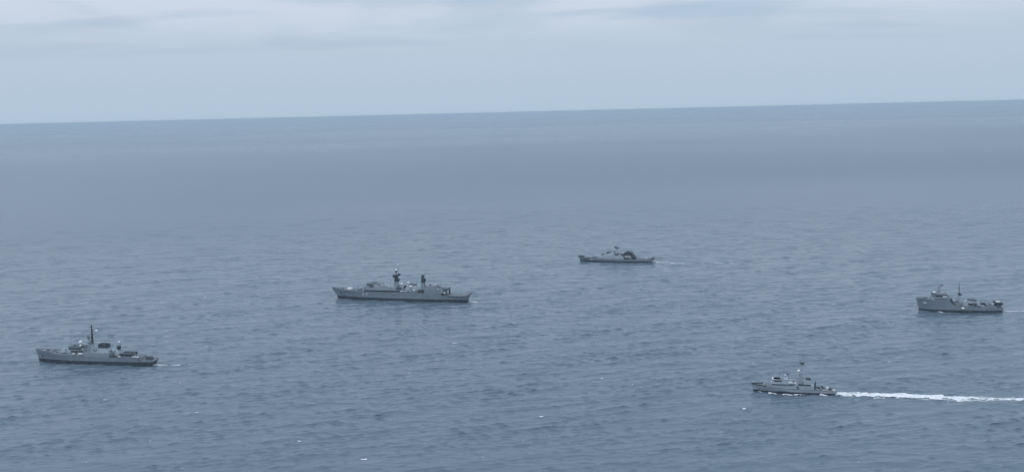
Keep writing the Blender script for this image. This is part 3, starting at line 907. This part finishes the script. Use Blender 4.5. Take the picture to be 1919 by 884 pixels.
def support_ship():
    s = Ship('support_ship', (374.3, 823.1), (443.7, 810.9),
             'grey ship at far right with high bow, boxy bridge and low cluttered after deck', 'support ship', FLEET)
    s.aft, s.rake = 0.3, -0.04
    s.hull([(-2.8, 0.0, 0.35, 0.15, 11.2), (1, 2.5, 3.0, 1.2, 11.0), (6, 6.5, 5.2, 3.4, 10.7), (13, 13, 6.6, 5.6, 10.5), (24.5, 24.5, 7.0, 6.8, 10.4), (28.0, 28.0, 7.0, 6.9, 6.2), (48, 48, 7.0, 6.9, 5.6),
            (52, 52, 7.0, 6.9, 4.6), (66, 66, 6.8, 6.6, 4.4), (70.2, 69.6, 6.6, 6.3, 4.6)], 2.2, flare=1.3)
    s.bulwark(-2.6, 9.5, 0.9)
    s.rails(10, 24)
    s.rails(52, 69)
    s.part('anchor_pocket', MB().block(2.4, 6.6, 0.08, 7.6, 8.8, yc=-4.2, rf=0.2), 'mark').rotation_euler = (0, 0, 0)
    s.part('windlass', MB().tube((5.0, -1.5, 11.4), (5.0, 1.5, 11.4), 0.7), 'dark')
    h = s.part('forward_house', MB().block(10.5, 25.2, 6.4, 10.4, 12.8, rf=0.8, ra=0.2), 'grey')
    br = s.part('bridge', MB().block(12.2, 24.6, 6.0, 12.8, 15.6, rf=-0.5, ra=1.4, w1=5.8), 'grey')
    s.front_panes(br, 12.0, np.arange(-4.8, 4.9, 1.37), 14.6, 1.2, 1.3, tilt=-0.18)
    s.panes(br, np.arange(13.4, 18.5, 1.5), 5.9, 14.6, 1.3, 1.25, tilt=0.07)
    s.part('wheelhouse_panel', MB().block(19.0, 22.4, 0.06, 13.6, 15.0, yc=-6.0), 'mark')
    s.panes(h, np.arange(13.0, 24.0, 2.2), 6.42, 11.9, 1.4, 0.7)
    s.part('bridge_roof', MB().block(11.6, 23.6, 6.2, 15.6, 15.9), 'dark')
    s.part('upper_tier', MB().block(15.0, 22.6, 3.8, 15.9, 17.4, rf=0.8, ra=1.6, w1=3.4), 'grey')
    s.radome(12.9, -1.0, 17.3, 1.1, 0.6)
    ma = s.part('signal_mast', MB().block(15.4, 18.4, 0.9, 15.9, 22.4, rf=1.6, ra=0.6, w1=0.5), 'grey')
    s.part('mast_arm', MB().block(16.6, 20.6, 0.5, 22.4, 23.1), 'grey', parent=ma)
    s.radar_bar(19.6, 0, 23.8, 3.0, ma, 'dark')
    s.part('stay', MB().tube((20.4, 0, 22.6), (33.8, 0, 21.6), 0.06, n=5), 'grey', parent=ma)
    fu = s.part('funnel', MB().block(25.4, 28.4, 1.4, 6.2, 12.8, rf=0.2, ra=1.8, yc=-4.6), 'dark')
    fu = s.part('funnel', MB().block(25.4, 28.4, 1.4, 6.2, 12.8, rf=0.2, ra=1.8, yc=4.6), 'dark')
    s.part('midship_house', MB().block(29.5, 36.5, 5.2, 6.1, 8.8, rf=0.4, ra=0.4), 'hull')
    m2 = s.part('crane_mast', MB().tube((34.6, 0, 8.7), (34.6, 0, 15.0), 0.9, 0.7, 12), 'hull_pale')
    s.part('crane_cab', MB().block(33.6, 37.2, 1.2, 14.8, 16.4, rf=0.3, ra=1.6), 'black', parent=m2)
    s.part('crane_pole', MB().tube((34.7, 0, 16.3), (34.3, 0, 26.6), 0.45, 0.2), 'dark', parent=m2)
    s.part('after_house', MB().block(36.0, 52.0, 4.9, 5.8, 9.8, rf=1.6, ra=2.4, w1=4.3), 'hull_pale')
    s.part('house_top', MB().block(42.0, 49.0, 3.2, 9.8, 11.0, rf=0.6, ra=0.8), 'dark')
    s.boat(44.2, -5.7, 6.9, 7.2, hullmat='black')
    s.davit(41.2, -4.6, 5.9, 3.4)
    s.davit(47.2, -4.6, 5.9, 3.4)
    s.boat(44.2, 5.7, 6.9, 7.2, hullmat='black')
    s.part('side_fender', MB().ball((35.6, -7.1, 3.9), 1.3, 0.95), 'white', smooth=True, label='white float hung on the hull side')
    s.part('deck_locker', MB().block(46.8, 49.6, 0.9, 5.0, 6.2, yc=-5.6), 'dark')
    # working deck
    wn = s.part('towing_winch', MB().tube((55.0, -2.4, 6.4), (55.0, 2.4, 6.4), 1.7, n=14), 'black')
    s.part('winch_frame', MB().block(51.8, 58.8, 3.6, 3.8, 5.8, rf=0.5, ra=0.5), 'grey', parent=wn)
    s.part('cargo_rail', MB().block(50.6, 64.0, 0.3, 4.3, 6.0, yc=-6.2), 'grey')
    s.part('cargo_rail', MB().block(50.6, 64.0, 0.3, 4.3, 6.0, yc=6.2), 'grey')
    s.part('capstan', MB().tube((62.8, -2.0, 3.8), (62.8, -2.0, 5.6), 0.8, 0.5), 'dark')
    cr = s.part('deck_crane', MB().tube((59.4, -3.0, 3.8), (59.4, -3.0, 8.6), 0.9, 0.7), 'grey')
    s.part('jib', MB().tube((59.4, -3, 8.4), (52.5, -2.4, 9.0), 0.35, 0.22), 'grey', parent=cr)
    s.part('deck_container', MB().block(60.6, 63.6, 1.2, 3.8, 6.0, yc=1.5), 'pale')
    for y in (-5.0, 5.0):
        s.part('gantry_leg', MB().block(66.0, 68.4, 0.5, 3.9, 7.6, rf=0.6, ra=-0.8, yc=y), 'dark')
    s.part('gantry_beam', MB().block(65.2, 70.4, 5.6, 7.2, 8.9), 'black')
    s.part('beam_platform', MB().block(66.0, 69.2, 1.6, 8.9, 9.4), 'white')
    s.part('stern_roller', MB().tube((69.3, -3, 3.9), (69.3, 3, 3.9), 0.8), 'dark')
    s.whip(22, -4.6, 15.9, 6)
    s.clutter(13.5, 22.5, 4.6, 15.9, 6, 41, 1.3)
    s.clutter(38, 42, 3.6, 9.8, 3, 42, 1.4)
    s.clutter(29.5, 34, 5.8, 8.8, 4, 43, 1.4)
    s.clutter(52.5, 65, 5.4, 4.4, 12, 44, 2.4)
    s.clutter(0, 10, 3.2, 10.9, 6, 45, 1.0)
    s.stay((34.4, 0, 26.0), (58.0, -3, 9.0))
    return s


ships = [corvette(), frigate(), patrol_ship(), patrol_boat(), support_ship()]

# ------------------------------------------------------------------ foam
m_foam, t, b = new_mat('sea_foam')
c = node(t, 'ShaderNodeTexCoord').outputs['Object']
fn = noise(t, c, 0.6, 5.0, 0.65)
t.links.new(mix(t, ramp(t, fn, 0.3, 0.65), (0.55, 0.60, 0.64), (0.86, 0.87, 0.88)), b.inputs['Base Color'])
b.inputs['Roughness'].default_value = 0.8
b.inputs['Specular IOR Level'].default_value = 0.2


m_thin, t, b = new_mat('thin_aerated_foam')
c = node(t, 'ShaderNodeTexCoord').outputs['Object']
fn = noise(t, c, 0.35, 5.0, 0.65)
t.links.new(mix(t, ramp(t, fn, 0.3, 0.7), (0.20, 0.25, 0.29), (0.46, 0.51, 0.54)), b.inputs['Base Color'])
b.inputs['Roughness'].default_value = 0.6


def vnoise(x, y, seed):
    """smooth value noise for the outline and lumps of the foam"""
    g = np.random.default_rng(seed).random((64, 64))
    xi, yi = np.floor(x).astype(int), np.floor(y).astype(int)
    fx, fy = x - xi, y - yi
    fx, fy = fx * fx * (3 - 2 * fx), fy * fy * (3 - 2 * fy)
    a = g[xi % 64, yi % 64] * (1 - fx) + g[(xi + 1) % 64, yi % 64] * fx
    b_ = g[xi % 64, (yi + 1) % 64] * (1 - fx) + g[(xi + 1) % 64, (yi + 1) % 64] * fx
    return a * (1 - fy) + b_ * fy


def fbm(x, y, seed):
    return (vnoise(x, y, seed) * 0.5 + vnoise(x * 2.1, y * 2.1, seed + 1) * 0.3 + vnoise(x * 4.3, y * 4.3, seed + 2) * 0.2)


class Foam:
    def __init__(self):
        self.P, self.F, self.M, self.n = [], [], [], 0

    def strip(self, a, b_, w0, w1, cover0, cover1, seed, lift0=0.1, lift1=0.1, step=0.55, taper=True, fq=(0.13, 0.36), thin=False):
        """foam lying on the waves from a to b; cover = share of the strip that is white; lift = height of the churned lumps"""
        a, b_ = np.array(a, float), np.array(b_, float)
        L = np.linalg.norm(b_ - a)
        d = (b_ - a) / L
        nrm = np.array([-d[1], d[0]])
        ns, nw = max(3, int(L / step)), max(5, int(max(w0, w1) / step) + 2)
        u, v = np.meshgrid(np.linspace(0, 1, ns), np.linspace(-1, 1, nw), indexing='ij')
        w = (w0 + (w1 - w0) * u) / 2
        wob = (fbm(u * L * 0.035, np.zeros_like(u), seed + 9) - 0.5) * 3.0 * np.clip(u * 6, 0, 1)
        x = a[0] + d[0] * u * L + nrm[0] * (v * w + wob)
        y = a[1] + d[1] * u * L + nrm[1] * (v * w + wob)
        dens = fbm(x * fq[0], y * fq[1], seed)
        cov = cover0 + (cover1 - cover0) * u
        edge = (1 - np.abs(v) ** 2.2) * (np.clip((1 - u) / 0.12, 0, 1) if taper else 1.0) * np.clip(u / 0.015 + 0.55, 0, 1)
        keep = (dens * 0.9 + 0.05) < cov * edge
        lum = fbm(x * 0.55, y * 0.55, seed + 5)
        lift = (0.07 if thin else 0.12) + (lift0 + (lift1 - lift0) * u) * lum * np.clip(edge, 0, 1)
        dx, dy, dz = waves(x.ravel(), y.ravel())
        P = np.stack([x.ravel() + dx, y.ravel() + dy, dz + lift.ravel()], 1)
        i = np.arange(ns - 1)[:, None] * nw + np.arange(nw - 1)[None, :]
        k = keep[:-1, :-1] & keep[1:, :-1] | keep[1:, 1:] & keep[:-1, 1:]
        q = np.stack([i, i + nw, i + nw + 1, i + 1], -1)[k]
        if len(q):
            self.P.append(P)
            self.F.append(q + self.n)
            self.M += [1 if thin else 0] * len(q)
            self.n += len(P)
        return self

    def build(self, name, label, cat):
        P, F = np.concatenate(self.P), np.concatenate(self.F)
        used, inv = np.unique(F, return_inverse=True)
        me = bpy.data.meshes.new(name)
        me.from_pydata(P[used].tolist(), [], inv.reshape(F.shape).tolist())
        me.materials.append(m_foam)
        me.materials.append(m_thin)
        me.polygons.foreach_set('material_index', self.M)
        me.shade_smooth()
        o = bpy.data.objects.new(name, me)
        COL.objects.link(o)
        o['label'], o['category'], o['kind'] = label, cat, 'stuff'
        return o


def along(s, x, y):
    """ship coordinates to the sea"""
    a = s.o.rotation_euler[2]
    lx = x - s.L / 2
    return (s.o.location[0] + lx * math.cos(a) - y * math.sin(a), s.o.location[1] + lx * math.sin(a) + y * math.cos(a))


cv, fg, ps, pb, ss = ships
f = Foam().strip(along(pb, 51.6, 0.2), along(pb, 118, 0.9), 10.5, 13.0, 1.15, 0.70, 3, 2.0, 0.8, step=0.45, taper=False)
f.strip(along(pb, 110, 0.8), along(pb, 330, 5.0), 13.0, 18.0, 0.58, 0.26, 23, 0.8, 0.15, step=0.5)
f.strip(along(pb, 56, 0.2), along(pb, 330, 5.0), 18.0, 24.0, 0.42, 0.34, 41, 0.2, 0.1, step=0.42, fq=(0.42, 0.9))
f.strip(along(pb, 54, 0.2), along(pb, 340, 5.2), 13.0, 20.0, 0.85, 0.62, 47, 0.05, 0.0, step=0.6, thin=True, fq=(0.08, 0.4))
f.strip(along(pb, 51.6, 0.0), along(pb, 100, 0.6), 6.5, 6.0, 1.3, 0.7, 31, 1.6, 0.5, step=0.45)
f.build('wake', 'broad white foaming wake behind the nearest patrol boat', 'wake')
f = Foam()
for i, (x0, x1, y, w, cv_) in enumerate([(2.4, 6.0, -1.7, 1.6, 1.0), (9.5, 15.5, -3.5, 2.0, 1.0), (18.5, 25.5, -4.5, 2.4, 1.1), (25.5, 33.5, -4.5, 1.3, 0.8), (42, 48, -4.6, 1.3, 0.8)]):
    f.strip(along(pb, x0, y), along(pb, x1, y - 0.4), w, w * 0.8, cv_, cv_, 50 + i, 1.0, 0.5, step=0.3)
f.build('bow_wave', 'broken white spray along the hull of the nearest patrol boat', 'spray')
f = Foam().strip(along(cv, 100.6, 0), along(cv, 131, 1), 3.2, 2.2, 0.70, 0.50, 70, 0.3, 0.1, fq=(0.3, 0.5)).strip(along(cv, 100.6, 0), along(cv, 136, 1), 4.0, 2.6, 1.0, 0.8, 73, 0.05, 0.0, thin=True)
f.build('wake', 'thin short foam line behind the warship at far left', 'wake')
f = Foam().strip(along(fg, 145, 0.5), along(fg, 155, 0.5), 5.0, 4.0, 0.8, 0.5, 80, 0.5, 0.2)
f.build('wake', 'small white foam patch off the stern of the largest warship', 'wake')
f = Foam().strip(along(ps, 92, 0), along(ps, 108, 0), 4.0, 3.0, 0.60, 0.45, 90, 0.3, 0.1, fq=(0.3, 0.5))
f.strip(along(ps, 92, 0), along(ps, 235, 3), 6.5, 5.0, 1.0, 0.62, 94, 0.05, 0.0, thin=True)
f.build('wake', 'faint streaky wake behind the farthest ship', 'wake')
f = Foam().strip(along(ss, 73, 0.5), along(ss, 150, 0.5), 5.0, 6.0, 0.60, 0.5, 100, 0.4, 0.2, fq=(0.3, 0.5)).strip(along(ss, 73, 0.5), along(ss, 155, 0.5), 7.0, 8.0, 0.9, 0.7, 107, 0.05, 0.0, thin=True).strip(along(ss, 14, -6.5), along(ss, 25, -7.6), 1.4, 1.2, 0.6, 0.5, 104, 0.5, 0.3, step=0.3)
f.build('wake', 'thin white wake running off the right edge behind the support ship', 'wake')

f = Foam()
caps = [(-86, 489, 3.4), (16, 551, 3.8), (-50, 740, 4.2), (-82, 643, 3.0), (-165, 570, 3.6), (-496, 1705, 9.0), (62, 631, 2.0), (-284, 609, 2.6), (-129, 519, 2.2), (145, 557, 2.4), (-185, 481, 3.0), (-18, 929, 3.2), (52, 896, 3.0), (-210, 578, 2.4)]
for i in range(34):
    r_ = random.uniform(470, 1150)
    a_ = random.uniform(-0.52, 0.52)
    caps.append((r_ * math.sin(a_), r_ * math.cos(a_), random.uniform(0.9, 1.9)))
for i, (x, y, l) in enumerate(caps):
    f.strip((x - l / 2, y - l * 0.05), (x + l / 2, y + l * 0.05), l * 0.42, l * 0.34, 0.80, 0.55, 200 + 3 * i, 0.3, 0.1, step=0.22 if y < 1200 else 0.6, taper=False)
f.build('whitecaps', 'scattered small whitecaps breaking on the open sea', 'whitecaps')
